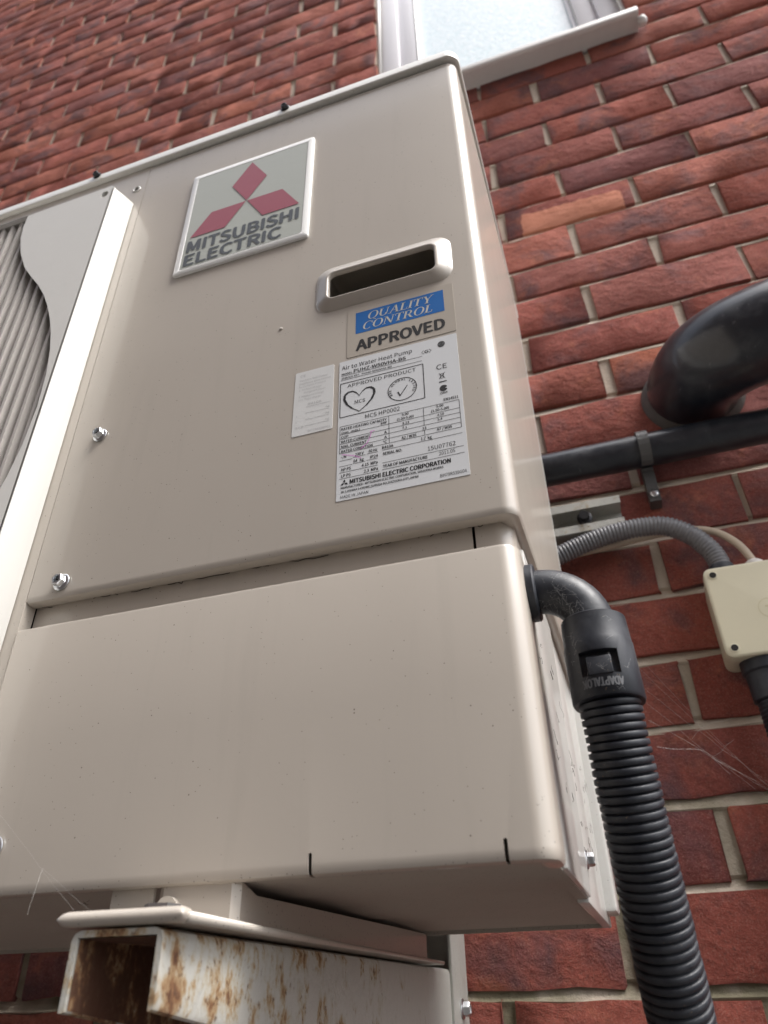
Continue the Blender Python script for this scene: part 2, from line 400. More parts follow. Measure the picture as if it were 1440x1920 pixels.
nw = MB().box(-9, 2.2, -3.4, -3.1, -1.15, NWZ)  # unseen wall, added to shade the lower brickwork and the unit's front
nw = nw.build('unseen_shade_wall', plain('unseen_shade_wall_render', (.26, .20, .17), .9))
tag(nw, None, None, None, 'structure')
# ------------------------------------------------------------------ house wall
house = empty('house_wall', 'weathered red brick house wall with pale recessed mortar and a white window', 'brick wall')
JZ = [-.042, .036, .110, .184, .258, .333, .407, .481, .558, .636, .712, .787, .869, .939, 1.023, 1.102, 1.178, 1.258, 1.338]
while JZ[0] > -1.15: JZ.insert(0, JZ[0] - .0755)
k0 = JZ.index(-.042)
while JZ[-1] < 5.2: JZ.append(JZ[-1] + .0765)
WX0, WX1, WZ0, WZ1 = -.224, .318, 1.548, 2.75          # window opening
XL, XR = -4.2, 1.6
def proj(p):
    d = Vector(p) - CAM; zc = d.dot(FWD)
    if zc < .05: return None
    return (720 + FPX * d.dot(RGT) / zc, 960 + FPX * d.dot(DWN) / zc)
def hidden(p):
    d = Vector(p) - CAM
    for y in (0.0, .33):
        t_ = (y - CAM.y) / d.y; q = CAM + d * t_
        if -.95 < q.x < .0 and .0 < q.z < .705: return True
    return False
def brick_mesh(rs, wl, hh):
    # front face grid with a narrow rounded arris, sides run 30 mm back
    XS_ = [0, .010, .20, .40, .60, .80, .990, 1]; ZS_ = [0, .035, .965, 1]; nx, nz = 7, 3; v = []; f = []
    for j in range(nz + 1):
        for i in range(nx + 1):
            x = wl * XS_[i]; z = hh * ZS_[j]; edge = i in (0, nx) or j in (0, nz)
            y = rs.uniform(-.0010, .0010) + (.0007 if edge else 0)
            if j in (0, nz): z += rs.uniform(-.0024, .0020)
            if i in (0, nx): x += rs.uniform(-.0028, .0020)
            v.append((x, y, z))
    for j in range(nz):
        for i in range(nx): a = j * (nx + 1) + i; f.append((a, a + 1, a + nx + 2, a + nx + 1))
    per = [i for i in range(nx + 1)] + [(nx + 1) * j + nx for j in range(1, nz + 1)] + [(nx + 1) * nz + i for i in range(nx - 1, -1, -1)] + [(nx + 1) * j for j in range(nz - 1, 0, -1)]
    n0 = len(v)
    for i in per: v.append((v[i][0], .030, v[i][2]))
    for a in range(len(per)):
        b = (a + 1) % len(per); f.append((per[b], per[a], n0 + a, n0 + b))
    return v, f
rs = random.Random(11)
VAR = []
for i in range(14):
    v, f = brick_mesh(rs, .2105, .0655)
    me = bpy.data.meshes.new('brick'); me.from_pydata(v, [], f)
    bm = bmesh.new(); bm.from_mesh(me); bmesh.ops.recalc_face_normals(bm, faces=bm.faces); bm.to_mesh(me); bm.free()
    for p in me.polygons: p.use_smooth = True
    me.set_sharp_from_angle(angle=R(55))
    me.materials.append(BRICK); VAR.append((me, v, f))
cand = []
for r in range(len(JZ) - 1):
    za, zb = JZ[r] + .0049, JZ[r + 1] - .0049
    B = (r - k0) % 2 == 1
    ph = .106 if B else -.002
    k = math.floor((XL - ph) / .2207)
    while True:
        x0 = ph + k * .2207 + .005; x1 = x0 + .2107; k += 1
        if x0 > XR: break
        x0 += rs.uniform(-.0025, .0025); x1 += rs.uniform(-.0025, .0025)
        segs = [(x0, x1)]
        if zb > WZ0 + .020 and za < WZ1:
            segs = []
            if x0 < WX0 - .004: segs.append((x0, min(x1, WX0)))
            if x1 > WX1 + .004: segs.append((max(x0, WX1), x1))
        for a, b in segs:
            if b - a < .012: continue
            dz = rs.uniform(-.0015, .0015); cs = [(a, YW, za), (b, YW, za), (b, YW, zb), (a, YW, zb)]
            ps = [proj(c) for c in cs]; area = 0
            if all(ps) and not all(hidden(c) for c in cs):
                if max(p[0] for p in ps) > 0 and min(p[0] for p in ps) < 1440 and max(p[1] for p in ps) > 0 and min(p[1] for p in ps) < 1920:
                    area = abs(sum(ps[i][0] * ps[(i + 1) % 4][1] - ps[(i + 1) % 4][0] * ps[i][1] for i in range(4))) / 2
            cand.append((area, a, b, za + dz, zb + dz, rs.randrange(14), rs.uniform(-.0014, .0014), rs.random() < .5))
cand.sort(key=lambda c: -c[0])
rest = MB(); nb = 0
for area, a, b, za, zb, vi, dy, flip in cand:
    me, v, f = VAR[vi]; sx = (b - a) / .2105; sz = (zb - za) / .0655
    if area > 0 and nb < 300:
        nb += 1
        o = bpy.data.objects.new('brick', me); COL.objects.link(o); o.parent = house
        o.location = (a, YW + dy, za); o.scale = (sx, 1, sz)
        if abs(a - .003) < .012 and 1.02 < za < 1.04:
            o.data = me.copy(); o.data.materials.clear(); o.data.materials.append(BRICKO)
            o['label'] = 'brick with a bright orange scraped face'
    else:
        rest.add([(a + p[0] * sx, YW + dy + p[1], za + p[2] * sz) for p in v], f)
o = rest.build('bricks', BRICK, house); tag(o, None, None, None, 'stuff')
# mortar: beds deep, perpends nearly flush
mo = MB()
def bed(x0, x1, z):                                # weather-struck bed: tucked under the brick above, flush with the one below
    n = max(1, int((x1 - x0) / .035)); P = []
    for i in range(n + 1):
        x = x0 + (x1 - x0) * i / n; j1, j2 = rs.uniform(-.0012, .0012), rs.uniform(-.0010, .0010)
        P.append([(x, YW + .0046, z - .030), (x, YW + .0042, z - .0088), (x, YW + .0010 + j2, z - .0056 + j1), (x, YW + .0042 + j1, z + .0005), (x, YW + .0082, z + .0072), (x, YW + .0046, z + .0100), (x, YW + .0046, z + .032)])
    mo.loft(P, False, False, False)
def perp(x0, x1, z0, z1):
    mo.add([(x0, YW + .0046, z0), (x1, YW + .0046, z0), (x1, YW + .0046, z1), (x0, YW + .0046, z1)], [(0, 1, 2, 3)])
for r in range(len(JZ)):
    z = JZ[r]; zt = (JZ[r + 1] if r + 1 < len(JZ) else z + .08) - .030
    if WZ0 < z < WZ1: bed(XL, WX0, z); bed(WX1, XR, z); perp(XL, WX0, z + .032, zt); perp(WX1, XR, z + .032, zt)
    else: bed(XL, XR, z); perp(XL, XR, z + .032, zt)
mo.box(XL, WX0 - .0, YW + .02, YW + .10, WZ0, 5.2); mo.box(WX1, XR, YW + .02, YW + .10, WZ0, 5.2)
mo.box(XL, XR, YW + .02, YW + .10, -1.2, WZ0); mo.box(WX0, WX1, YW + .02, YW + .10, WZ1, 5.2)
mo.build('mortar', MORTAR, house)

# window
YF = YW + .022
win = MB()
def frame_ring(x0, x1, z0, z1, wd, y0, y1):
    win.box(x0, x0 + wd, y0, y1, z0, z1); win.box(x1 - wd, x1, y0, y1, z0, z1)
    win.box(x0 + wd, x1 - wd, y0, y1, z0, z0 + wd); win.box(x0 + wd, x1 - wd, y0, y1, z1 - wd, z1)
frame_ring(WX0 + .006, WX1 - .003, WZ0 + .014, WZ1 - .004, .044, YF, YF + .06)
win = bevel(win.build('window', FRAMEW, house), .003)
sash = MB(); wsave = win; win = sash
frame_ring(WX0 + .050, WX1 - .047, WZ0 + .058, WZ1 - .048, .046, YF + .010, YF + .055)
so_ = bevel(sash.build('sash', FRAMEW, wsave), .004)
bead = MB(); win = bead
frame_ring(WX0 + .094, WX1 - .091, WZ0 + .102, WZ1 - .092, .008, YF + .016, YF + .05)
bead.build('glazing_bead', FRAMEW, wsave)
gk = MB(); win = gk
frame_ring(WX0 + .0915, WX1 - .0885, WZ0 + .0995, WZ1 - .0895, .0028, YF + .0095, YF + .02)
gk.build('gasket', plain('grey_gasket_rubber', (.16, .16, .17), .6), wsave)
MB().box(WX0 + .10, WX1 - .097, YF + .026, YF + .032, WZ0 + .108, WZ1 - .098).build('pane', GLASS, wsave)
seal = MB(); seal.tube([(WX0 + .003, YW + .012, WZ0 + .02), (WX0 + .003, YW + .012, WZ1)], .006, 8); seal.tube([(WX1 - .001, YW + .012, WZ0 + .02), (WX1 - .001, YW + .012, WZ1)], .006, 8)
seal.build('sealant', SILLM, wsave, True)
si = MB(); prof = [(YW + .06, WZ0 + .020), (YW - .040, WZ0 + .012), (YW - .043, WZ0 + .008), (YW - .043, WZ0 - .006), (YW - .040, WZ0 - .008), (YW - .032, WZ0 - .008), (YW - .032, WZ0 - .001), (YW + .06, WZ0 - .001)]
sx0, sx1 = -.26, .322
si.loft([[(x, y, z) for y, z in prof] for x in (sx0, sx1)])
sill = si.build('window_sill', SILLM, house); bevel(sill, .0015)
cp = MB(); cp.lathe((.328, YW - .018, WZ0 - .004), (1, 0, 0), [(-.008, .002), (-.006, .010), (.004, .011), (.010, .004)], 10); cp.build('mortar_blob', SILLM, house, True)

# ================================================================== HEAT PUMP
hp = empty('heat_pump', 'beige outdoor heat pump unit with red diamond badge and rating labels', 'heat pump')
UXL = -.95
def prof_xy(xl, xs, r, yend, off, n=8, flare=0.0):
    P = [(xl, off)]
    for k in range(1, 6): P.append((xl + (xs - r - xl) * k / 6, off))
    for i in range(n + 1):
        a = R(-90 + 90 * i / n); P.append((xs - r + (r - off) * math.cos(a), r + (r - off) * math.sin(a)))
    P.append((xs - off + flare, yend)); return P
def sheet(xl, xs, r, yend, rows, y0=0.0, n=8, flare=0.0):
    return [[(x, y + y0, z) for x, y in prof_xy(xl, xs, r, yend, off, n, flare)] for z, off in rows]
# upper service panel: front face, rounded corner, right flank; turned-in bottom edge
XS = .0005
rows = [(.1815, .011), (.1785, .0115), (.1768, .0085), (.1766, .0030), (.1772, .0012), (.1788, .0003), (.1815, 0), (.45, 0), (.6905, 0), (.6912, .0006)]
mb = MB(); mb.loft(sheet(-.3295, XS, .0095, .292, rows, 0.0, 8, .0030), False, False, False)
sp = mb.build('service_panel', BEIGE, hp, 40)
HX0, HX1, HZ0, HZ1 = -.1293, -.0220, .3838, .4338
boolean(sp, [MB().prism(rrect(-.1235, -.0280, .3880, .4300, .006), -.01, .03)], .0009)
mb = MB(); mb.loft([[(-.3297, -.0001, z), (-.3297, .011, z)] for z in (.178, .694)], False, False, False); mb.build('panel_edge', BEIGE, sp)
# rear flank strip
mb = MB(); mb.box(-.04, XS + .0026, .2935, .331, .006, .693); bevel(mb.build('rear_corner_post', PALE, hp), .003)
# handle
hl = MB()
def rr(k, y, d=0.0):                                # k = 0 outer outline, 1 = mouth of the handle
    x0, x1, z0, z1 = [p + (q - p) * k for p, q in ((HX0, -.1182), (HX1, -.0334), (HZ0, .3922), (HZ1, .4212))]
    return [(x, y, z) for x, z in rrect(x0 + d, x1 - d, z0 + d, z1 - d, .0125 + (.0055 - .0125) * k - d * .3)]
hl.loft([rr(0, .0004, -.0006), rr(0, -.0006), rr(.08, -.0014), rr(.82, -.0052), rr(.93, -.0058), rr(1, -.0056), rr(1, -.0048, .0005), rr(1, -.0020, .0008)], False, False)
hd = hl.build('handle', BEIGE, sp, True)
mb = MB(); mb.loft([[(x, y, z) for x, z in rrect(-.1205 + e, -.0312 - e, .3900 + e, .4330 + u, .006)] for y, e, u in ((-.0021, .0, -.010), (.004, -.002, .004), (.050, -.002, .018), (.054, .002, .012))], False, True)
mb.build('handle_cup', plain('dark_cup_plastic', (.30, .27, .23), .6), hd, 40)
# lower cover
rows = [(.0100, .010), (.0008, .0102), (.0004, .0070), (.0002, .0030), (.0011, .0010), (.0028, .0002), (.006, 0), (.08, 0), (.1545, 0), (.1562, .0004), (.1570, .0014), (.1572, .0034), (.1573, .0145)]
mb = MB(); mb.loft(sheet(-.3285, -.0028, .0105, .024, rows, -.0012), False, False, False)
lc = mb.build('lower_cover', BEIGE, hp, 40)
cuts = []
for x in (-.1163, -.0250): cuts.append(MB().prism(rrect(x - .0009, x + .0009, -.004, .0100, .0008, 3), -.02, .006))
boolean(lc, cuts, .0009)
mb = MB(); mb.loft([[(-.3287, -.0014, z), (-.3287, .012, z)] for z in (.002, .1565)], False, False, False); mb.build('cover_edge', BEIGE, lc)
# inner body behind the covers
mb = MB(); mb.loft(sheet(-.3300, -.0060, .010, .29, [(.002, .0), (.1, 0), (.20, .0)], .0120), False, False, False)
ib = mb.build('inner_front', BEIGE, hp, 40)
boolean(ib, [MB().prism(rrect(-.0285, -.0268, .1605, .185, .0008, 3), -.02, .03)], .0009)
mb = MB(); mb.box(-.30, -.01, .075, .077, .19, .68); mb.box(-.32, -.02, .0215, .023, .02, .19); mb.build('inner_lining', DARK, hp)
# lower right flank: two sheets with a fold line and bolt
mb = MB(); mb.box(-.012, -.0035, .034, .150, .0012, .172); fl = bevel(mb.build('side_skirt', PALE, hp), .0012)
mb = MB(); mb.box(-.012, -.0050, .1495, .330, -.0015, .172); bevel(mb.build('side_panel', PALE, hp), .0012)
def hex_screw(name, c, ax, s, mat, parent, cross=True):
    c = Vector(c); ax = Vector(ax).normalized(); U = ax.orthogonal().normalized(); V = ax.cross(U); mb = MB()
    mb.lathe(c, ax, [(0, 1.32 * s), (.12 * s, 1.36 * s), (.28 * s, 1.20 * s), (.34 * s, .9 * s)], 20)
    def hx(r, d, tw=0): return [c + ax * d + (U * math.cos(a) + V * math.sin(a)) * r for a in [R(60 * q + tw) for q in range(6)]]
    mb.loft([hx(.98 * s, .2 * s), hx(.98 * s, 1.05 * s), hx(.86 * s, 1.22 * s), hx(.62 * s, 1.22 * s), hx(.50 * s, .75 * s)], False, True)
    o = mb.build(name, mat, parent, 35)
    if cross:
        q = MB()
        for a0 in (20, 110):
            d = U * math.cos(R(a0)) + V * math.sin(R(a0)); e = ax.cross(d)
            q.add([c + ax * (.80 * s) + d * (u * .46 * s) + e * (vv * .12 * s) for u, vv in ((-1, -1), (1, -1), (1, 1), (-1, 1))], [(0, 1, 2, 3)])
        q.build('cross_recess', DARK, o)
    return o
hex_screw('screw', (-.3035, -.0008, .3145), (0, -1, 0), .0044, STEEL, sp)
hex_screw('screw', (-.3035, -.0008, .1875), (0, -1, 0), .0046, STEEL, sp)
hex_screw('screw', (-.3015, -.0018, .0245), (0, -1, 0), .0046, STEEL, lc)
hex_screw('screw', (-.0050, .172, .0245), (1, 0, 0), .0042, STEEL, hp, False)
mb = MB(); mb.lathe((-.1575, -.0002, .3795), (0, -1, 0), [(0, .0015), (.0006, .0012), (.0008, .0004)], 10); mb.build('dent', BEIGE, sp, True)
# top lid
ld = MB()
def lid_loop(off, z):
    x1 = XS + .0034 - off; y0 = -.0048 + off; r = .0125; P = [(UXL, y0), (-.6, y0), (-.3, y0)]
    for i in range(9):
        a = R(-90 + 90 * i / 8); P.append((x1 - r + r * math.cos(a), y0 + r + r * math.sin(a)))
    P += [(x1, .15), (x1, .336 - off), (UXL, .336 - off)]
    return [(x, y, z) for x, y in P]
ld.loft([lid_loop(.0042, .6945), lid_loop(.0010, .6945), lid_loop(0, .6955), lid_loop(0, .7040), lid_loop(.0010, .7072), lid_loop(.0030, .7096), lid_loop(.0060, .7110), lid_loop(.013, .7116)])
lid = ld.build('top_lid', LIDM, hp, 40)
for x in (-.397, -.1735, -.62): hex_screw('screw', (x, -.0048, .7045), (0, -1, 0), .0036, BLACKM, lid, False)
# left front panel with fan opening, body shell
FCX, FCZ, FRAD = -.553, .330, .205
mb = MB(); mb.box(UXL, -.3302, .0, .010, .001, .6935)
fp = mb.build('fan_panel', BEIGE, hp)
circ = [(FCX + .2 * math.cos(R(a)), FCZ + .2 * math.sin(R(a))) for a in range(0, 360, 8)]
boolean(fp, [MB().prism(circ, -.02, .03)])
mb = MB(); mb.box(UXL, -.3295, .026, .028, .004, .690); mb.build('fan_shroud', DARK, hp)
mb = MB(); mb.box(UXL, -.332, .030, .330, .003, .6925); mb.box(-.332, -.012, .080, .330, .003, .6925); mb.build('casing', PALE, hp)
mb = MB(); mb.lathe((-.3408, .0, .657), (0, -1, 0), [(0, .0048), (.0008, .0046), (.0012, .0036), (.0010, .0030), (-.002, .0026)], 18); mb.build('panel_dimple', PALE, fp, True)
# base pan with pressed ribs
bp = MB(); PR = [(.008, .0030), (.016, .0012), (.078, .0012), (.096, .0026), (.146, .0026), (.164, .0014), (.208, .0014), (.226, .0028), (.280, .0028), (.296, .0016), (.329, .0016)]
bp.loft([[(x, y, z) for y, z in PR] for x in (UXL, -.0105)], False, False, False)
bp.build('base_pan', BASEM, hp, True)
mb = MB(); mb.box(-.0124, -.006, .010, .329, .0006, .006); mb.build('base_flange', BASEM, hp)
mb = MB(); mb.box(UXL, -.012, .3285, .331, -.0012, .02); mb.build('base_rear_flange', BASEM, hp)
# fan guard
GX, GY = -.3375, -.0295
S = [(-.4405, .6185), (-.4407, .601), (-.4376, .580), (-.4291, .5534), (-.4154, .5257), (-.4031, .5082), (-.3898, .4908), (-.3786, .4732), (-.3695, .4552), (-.3612, .4351), (-.3554, .418), (-.3494, .3944), (-.3448, .366), (-.3428, .330)]
S = S + [(x, 2 * FCZ - z) for x, z in S[-2::-1]]
gzt, gzb = .6195, .0405
poly = [(GX, gzb), (GX, gzt - .004), (GX - .004, gzt)] + S + [(GX - .004, gzb - .001)]
mirx = lambda x: 2 * FCX - x
gd = MB(); gd.prism(poly, GY, GY + .0035)
gd.prism([(mirx(x), z) for x, z in poly], GY, GY + .0035)
gd = gd.build('fan_guard', GUARD, hp)
holes = [MB().prism([(x + .0042 * math.cos(R(a)), z + .0048 * math.sin(R(a))) for a in range(0, 360, 20)], GY - .01, GY + .02) for x, z in ((-.3475, .6085),)]
boolean(gd, holes)
mb = MB(); mb.add([(-.3375, GY, gzb), (-.3375, GY, gzt - .005), (-.3385, -.0005, gzt + .011), (-.3385, -.0005, gzb - .012), (-.3405, GY, gzb), (-.3405, GY, gzt - .005), (-.3415, -.0005, gzt + .011), (-.3415, -.0005, gzb - .012)],
    [(0, 1, 2, 3), (4, 7, 6, 5), (0, 3, 7, 4), (1, 5, 6, 2), (0, 4, 5, 1), (3, 2, 6, 7)])
bevel(mb.build('guard_side_wall', GUARD, gd), .0008)
mb = MB(); mb.add([(GX - .004, GY, gzt), (UXL + .03, GY, gzt), (UXL + .03, -.0005, gzt + .015), (GX - .004, -.0005, gzt + .015), (GX - .004, GY + .003, gzt - .003), (UXL + .03, GY + .003, gzt - .003), (UXL + .03, -.0005, gzt + .012), (GX - .004, -.0005, gzt + .012)],
    [(0, 1, 2, 3), (4, 7, 6, 5), (0, 4, 5, 1), (3, 2, 6, 7), (0, 3, 7, 4), (1, 5, 6, 2)])
mb.build('guard_top_wall', GUARD, gd)
# slats of the guard: upright blades, one object each
sm = MB(); sm.loft([[(-.0016, .0, z), (.0012, .0, z), (.0022, .011, z), (-.0004, .011, z)] for z in (0, 1)])
smo = sm.build('slat', SLAT, gd); first = True
x = -.350
while x > -.760:
    d = abs(x - FCX); top = .6185 if d < .115 else (FCZ + .30 * math.sqrt(max(0.0, 1 - ((d - .10) / .145) ** 2)) if d < .2449 else FCZ)
    # trim under the plate outline
    zz = [z for (a, z), (b, z2) in zip(S[:14], S[1:15]) if (b - -abs(x if x > FCX else mirx(x))) >= 0 >= (a - -abs(x if x > FCX else mirx(x)))]
    xx = x if x > FCX else mirx(x); top = .6165
    for (a, za), (b, zb) in zip(S[:13], S[1:14]):
        if min(a, b) - 1e-6 <= xx <= max(a, b) + 1e-6 and abs(a - b) > 1e-6: top = min(top, za + (zb - za) * (xx - a) / (b - a) + .006)
    top = min(top, .6165)
    o = smo if first else smo.copy()
    if not first: COL.objects.link(o); o.parent = gd
    first = False
    o.location = (x, GY + .0036, 2 * FCZ - top); o.scale = (1, 1, 2 * top - 2 * FCZ)
    x -= .0112
# horizontal stay rods of the guard
mb = MB()
for z in (.13, .23, .33, .43, .53): mb.box(mirx(-.36) if abs(z - .33) < .15 else -.70, -.36 if abs(z - .33) < .15 else -.41, GY + .0150, GY + .0175, z - .002, z + .002)
mb.build('stay_rods', SLAT, gd)
# feet under the unit
def foot(xr):
    ft = empty('foot'); ft.parent = hp
    zf = -.0212
    fl_ = MB(); fl_.loft([[(x, y, z) for x, y in rr2] for z, rr2 in ((zf, rrect(xr - .058, xr, -.0555, .352, .006, 4)), (zf + .0022, rrect(xr - .058, xr, -.0555, .352, .006, 4)))])
    plate = fl_.build('foot_plate', BEIGE, ft, 40)
    lip = MB(); LP = []
    for t_ in [0, .02, .05] + [.1 * k for k in range(1, 10)] + [.95, .98, 1]:
        e = min(1, min(t_, 1 - t_) / .06); k_ = .35 + .65 * math.sqrt(max(0, 1 - (1 - e) ** 2)); x = xr - .0585 + .0588 * t_
        LP.append([(x, -.0550 + .0040 * math.cos(R(a_)) * (1 if math.cos(R(a_)) < 0 else 1.6), zf + .0030 +   .0031 * k_ * math.sin(R(a_))) for a_ in range(0, 360, 24)])
    lip.loft(LP)
    lip.tube([(xr - .0004, -.054, zf + .0022), (xr - .0002, .1, zf + .0014), (xr - .0002, .346, zf + .0012)], [.0022, .0015, .0012], 10)
    lp = lip.build('rolled_edge', BEIGE, plate, True)
    wb = MB(); P = [(xr - .054, .330), (xr - .054, .006), (xr - .050, .0025), (xr - .013, .0025), (xr - .0095, .006), (xr - .0095, .022), (xr - .0095, .330)]
    tops = [.001, .001, .001, .001, .001, -.0035, .0]
    wb.loft([[(x, y, zf + .001) for x, y in P], [(x, y, zf + .008) for x, y in P], [(x, y, t_) for (x, y), t_ in zip(P, tops)]], False, False, False)
    wbo = wb.build('foot_web', BEIGE, ft, 40); boolean(wbo, [], .0014)
    b = MB(); b.lathe((xr - .026, -.033, zf + .002), (0, 0, 1), [(0, .0105), (.0016, .0105), (.0017, .0090)], 20)
    b.loft([[(xr - .026 + .0082 * math.cos(R(60 * q + 15)), -.033 + .0082 * math.sin(R(60 * q + 15)), z) for q in range(6)] for z in (zf + .003, zf + .0095)])
    b.build('foot_bolt', STEEL, ft, 35)
    return ft
foot(-.1445); foot(-.747)
mb = MB(); mb.lathe((-.1900, -.001, -.0100), (0, 1, 0), [(0, .006), (.03, .006)], 12); mb.box(-.2250, -.2010, .004, .006, -.019, .001); mb.build('base_tab', BASEM, hp)

# ------------------------------------------------------------------ badge
bx0, bx1, bz0, bz1 = -.2683, -.1395, .4838, .6356
bd = MB(); bd.loft([[(x, y, z) for x, z in rrect(bx0 + d, bx1 - d, bz0 + d, bz1 - d, .002, 3)] for y, d in ((-.0002, 0), (-.0024, 0), (-.0030, .0006), (-.0031, .0056), (-.0027, .0060), (-.0025, .007))])
bd = bd.build('badge', WHITEB, sp, 40)
fc = MB(); fc.flat([(bx0 + .0062, bz0 + .0062), (bx1 - .0062, bz0 + .0062), (bx1 - .0062, bz1 - .0062), (bx0 + .0062, bz1 - .0062)], -.0029); fc.build('badge_face', BADGE, bd)
cx, cz, a, hgt = -.2035, .5640, .0180, .0312
dm = MB(); yb = -.0033
dm.flat([(cx, cz + .0005), (cx - a, cz + hgt), (cx, cz + 2 * hgt), (cx + a, cz + hgt)], yb)
dm.flat([(cx + .0006, cz - .0002), (cx + 2 * a, cz - .0002), (cx + 3 * a, cz - hgt), (cx + a + .0006, cz - hgt)], yb)
dm.flat([(cx - .0006, cz - .0002), (cx - 2 * a, cz - .0002), (cx - 3 * a, cz - hgt), (cx - a - .0006, cz - hgt)], yb)
dm.build('three_diamonds', REDM, bd)
bt = MB(); put_text(bt, 'MITSUBISHI', -.2578, .5119, .1080, .0152, yb, 2); put_text(bt, 'ELECTRIC', -.2582, .4930, .0935, .0146, yb, 2)
bt.build('badge_lettering', GREYT, bd)

# ------------------------------------------------------------------ quality label
def film(name, x0, x1, z0, z1, r, mat, parent, y=-.00035):
    mb = MB(); mb.prism(rrect(x0, x1, z0, z1, r, 4), y, .0002); return mb.build(name, mat, parent)
ql = film('quality_label', -.1032, -.0236, .3292, .3783, .0015, LABELS, sp)
qb = MB(); qb.flat([(-.0966, .3514), (-.0306, .3514), (-.0306, .3734), (-.0966, .3734)], -.00045); qb.build('blue_panel', BLUE, ql)
q = MB(); serif_word(q, 'QUALITY', -.0882, .3634, .0508, .0076, -.00055); serif_word(q, 'CONTROL', -.0922, .3538, .0545, .0076, -.00055); q.build('silver_lettering', SILV, ql)
q = MB(); put_text(q, 'APPROVED', -.0958, .3342, .0642, .0100, -.00050, 2); q.build('black_lettering', INK, ql)

# ------------------------------------------------------------------ rating label
rl = film('rating_label', -.1085, -.0242, .2072, .3266, .0004, LABELW, sp)
RT = [('Air to Water Heat Pump', -106.6, 318.4, 51.1, 3.6, 0), ('MODEL', -106.5, 313.4, 7.8, 1.7, 1), ('PUHZ-W50VHA-BS', -97.6, 313.4, 37.5, 3.0, 1), ('SERVICE REF.', -106.6, 309.6, 13.4, 1.5, 1), ('PUHZ-W50VHA-BS', -91.7, 309.6, 21.6, 1.5, 1), ('APPROVED PRODUCT', -102.1, 300.5, 48.6, 3.0, 0), ('MCS', -96.7, 284.2, 7.4, 3.0, 0), ('MCS HP0002', -89.3, 269.2, 23.7, 3.4, 0), ('CE', -39.5, 296.8, 7.1, 4.2, 0), ('Z004', -38.4, 274.7, 4.9, 1.6, 1), ('EN14511', -36.3, 268.4, 9.4, 2.1, 1), ('RATED HEATING CAPACITY', -105.9, 263.3, 31.3, 2.0, 1), ('(min. -max.)', -105.7, 260.2, 12.7, 1.8, 1), ('kW', -78.5, 260.8, 3.8, 2.0, 1), ('COP', -105.8, 256.5, 4.9, 2.0, 1), ('RATED CURRENT', -105.7, 252.6, 19.7, 2.0, 1), ('A', -76.4, 252.7, 1.6, 2.0, 1), ('MAX. CURRENT', -105.7, 248.6, 17.3, 2.0, 1), ('A', -76.4, 248.7, 1.6, 2.0, 1), ('RATED CONDITION', -105.6, 244.6, 21.3, 2.0, 1), ('°C', -77.2, 244.8, 2.4, 2.0, 1), ('5.00', -64.3, 264.0, 4.4, 1.9, 1), ('(1.50-5.00)', -67.6, 260.9, 11.0, 1.9, 1), ('3.13', -64.3, 256.6, 4.5, 1.9, 1), ('7.1', -64.4, 252.8, 3.1, 1.9, 1), ('A2 / W35', -65.1, 244.8, 9.6, 2.1, 1), ('5.00', -41.4, 264.2, 4.5, 1.9, 1), ('(1.50-5.00)', -44.9, 261.2, 11.4, 1.9, 1), ('4.10', -41.3, 257.0, 4.3, 1.9, 1), ('5.4', -41.3, 253.3, 3.1, 1.9, 1), ('13', -51.2, 248.8, 2.4, 1.9, 1), ('A7 / W35', -42.2, 245.2, 9.6, 2.1, 1), ('~/N', -105.8, 239.9, 3.6, 2.0, 1), ('230 V', -96.1, 239.8, 5.8, 2.2, 1), ('50 Hz', -86.9, 240.1, 5.6, 2.2, 1), ('R410A', -77.9, 240.4, 7.2, 2.2, 1), ('1.7  kg', -52.6, 240.5, 6.9, 2.2, 1), ('64   kg', -97.1, 234.8, 6.8, 2.2, 1), ('IP24', -85.9, 235.1, 5.0, 2.2, 1), ('SERIAL NO.', -77.6, 235.4, 12.5, 2.2, 1), ('15U07762', -48.7, 231.1, 17.4, 3.2, 0), ('4.15  MPa', -91.6, 230.0, 10.4, 2.2, 1), ('HP PS', -105.3, 229.8, 6.4, 2.2, 1), ('LP PS', -105.2, 224.9, 6.2, 2.2, 1), ('2.3  MPa', -90.1, 225.0, 9.1, 2.2, 1), ('YEAR OF MANUFACTURE', -77.6, 225.6, 28.4, 2.2, 1), ('2011.05', -41.9, 225.9, 10.0, 2.5, 0), ('MITSUBISHI ELECTRIC CORPORATION', -99.4, 218.8, 64.2, 3.2, 2), ('MANUFACTURER : MITSUBISHI ELECTRIC CORPORATION, SHIZUOKA WORKS', -105.3, 215.9, 65.4, 1.6, 1), ('18-1,OSHIKA 3-CHOME,SURUGA-KU,SHIZUOKA-CITY,JAPAN', -105.3, 212.8, 49.8, 1.6, 1), ('MADE IN JAPAN', -105.5, 208.7, 18.1, 2.1, 0), ('BH79R539G04', -42.0, 209.3, 15.9, 2.3, 0)]
yt = -.00050; q = MB()
for s_, x_, z_, w_, h_, b_ in RT: put_text(q, s_, x_ / 1e3, z_ / 1e3, w_ / 1e3, h_ / 1e3, yt, b_)
put_text(q, 'G', -.0468, .3148, .0026, .0026, yt, 1)
for p in ((-.0484, .3175, -.0470, .3183), (-.0484, .3167, -.0470, .3159), (-.0412, .3175, -.0426, .3183), (-.0412, .3167, -.0426, .3159)): pass
seg(q, -.0488, .3161, -.0474, .3178, .0003, yt); seg(q, -.0488, .3161, -.0474, .3144, .0003, yt); seg(q, -.0422, .3161, -.0436, .3178, .0003, yt); seg(q, -.0422, .3161, -.0436, .3144, .0003, yt)
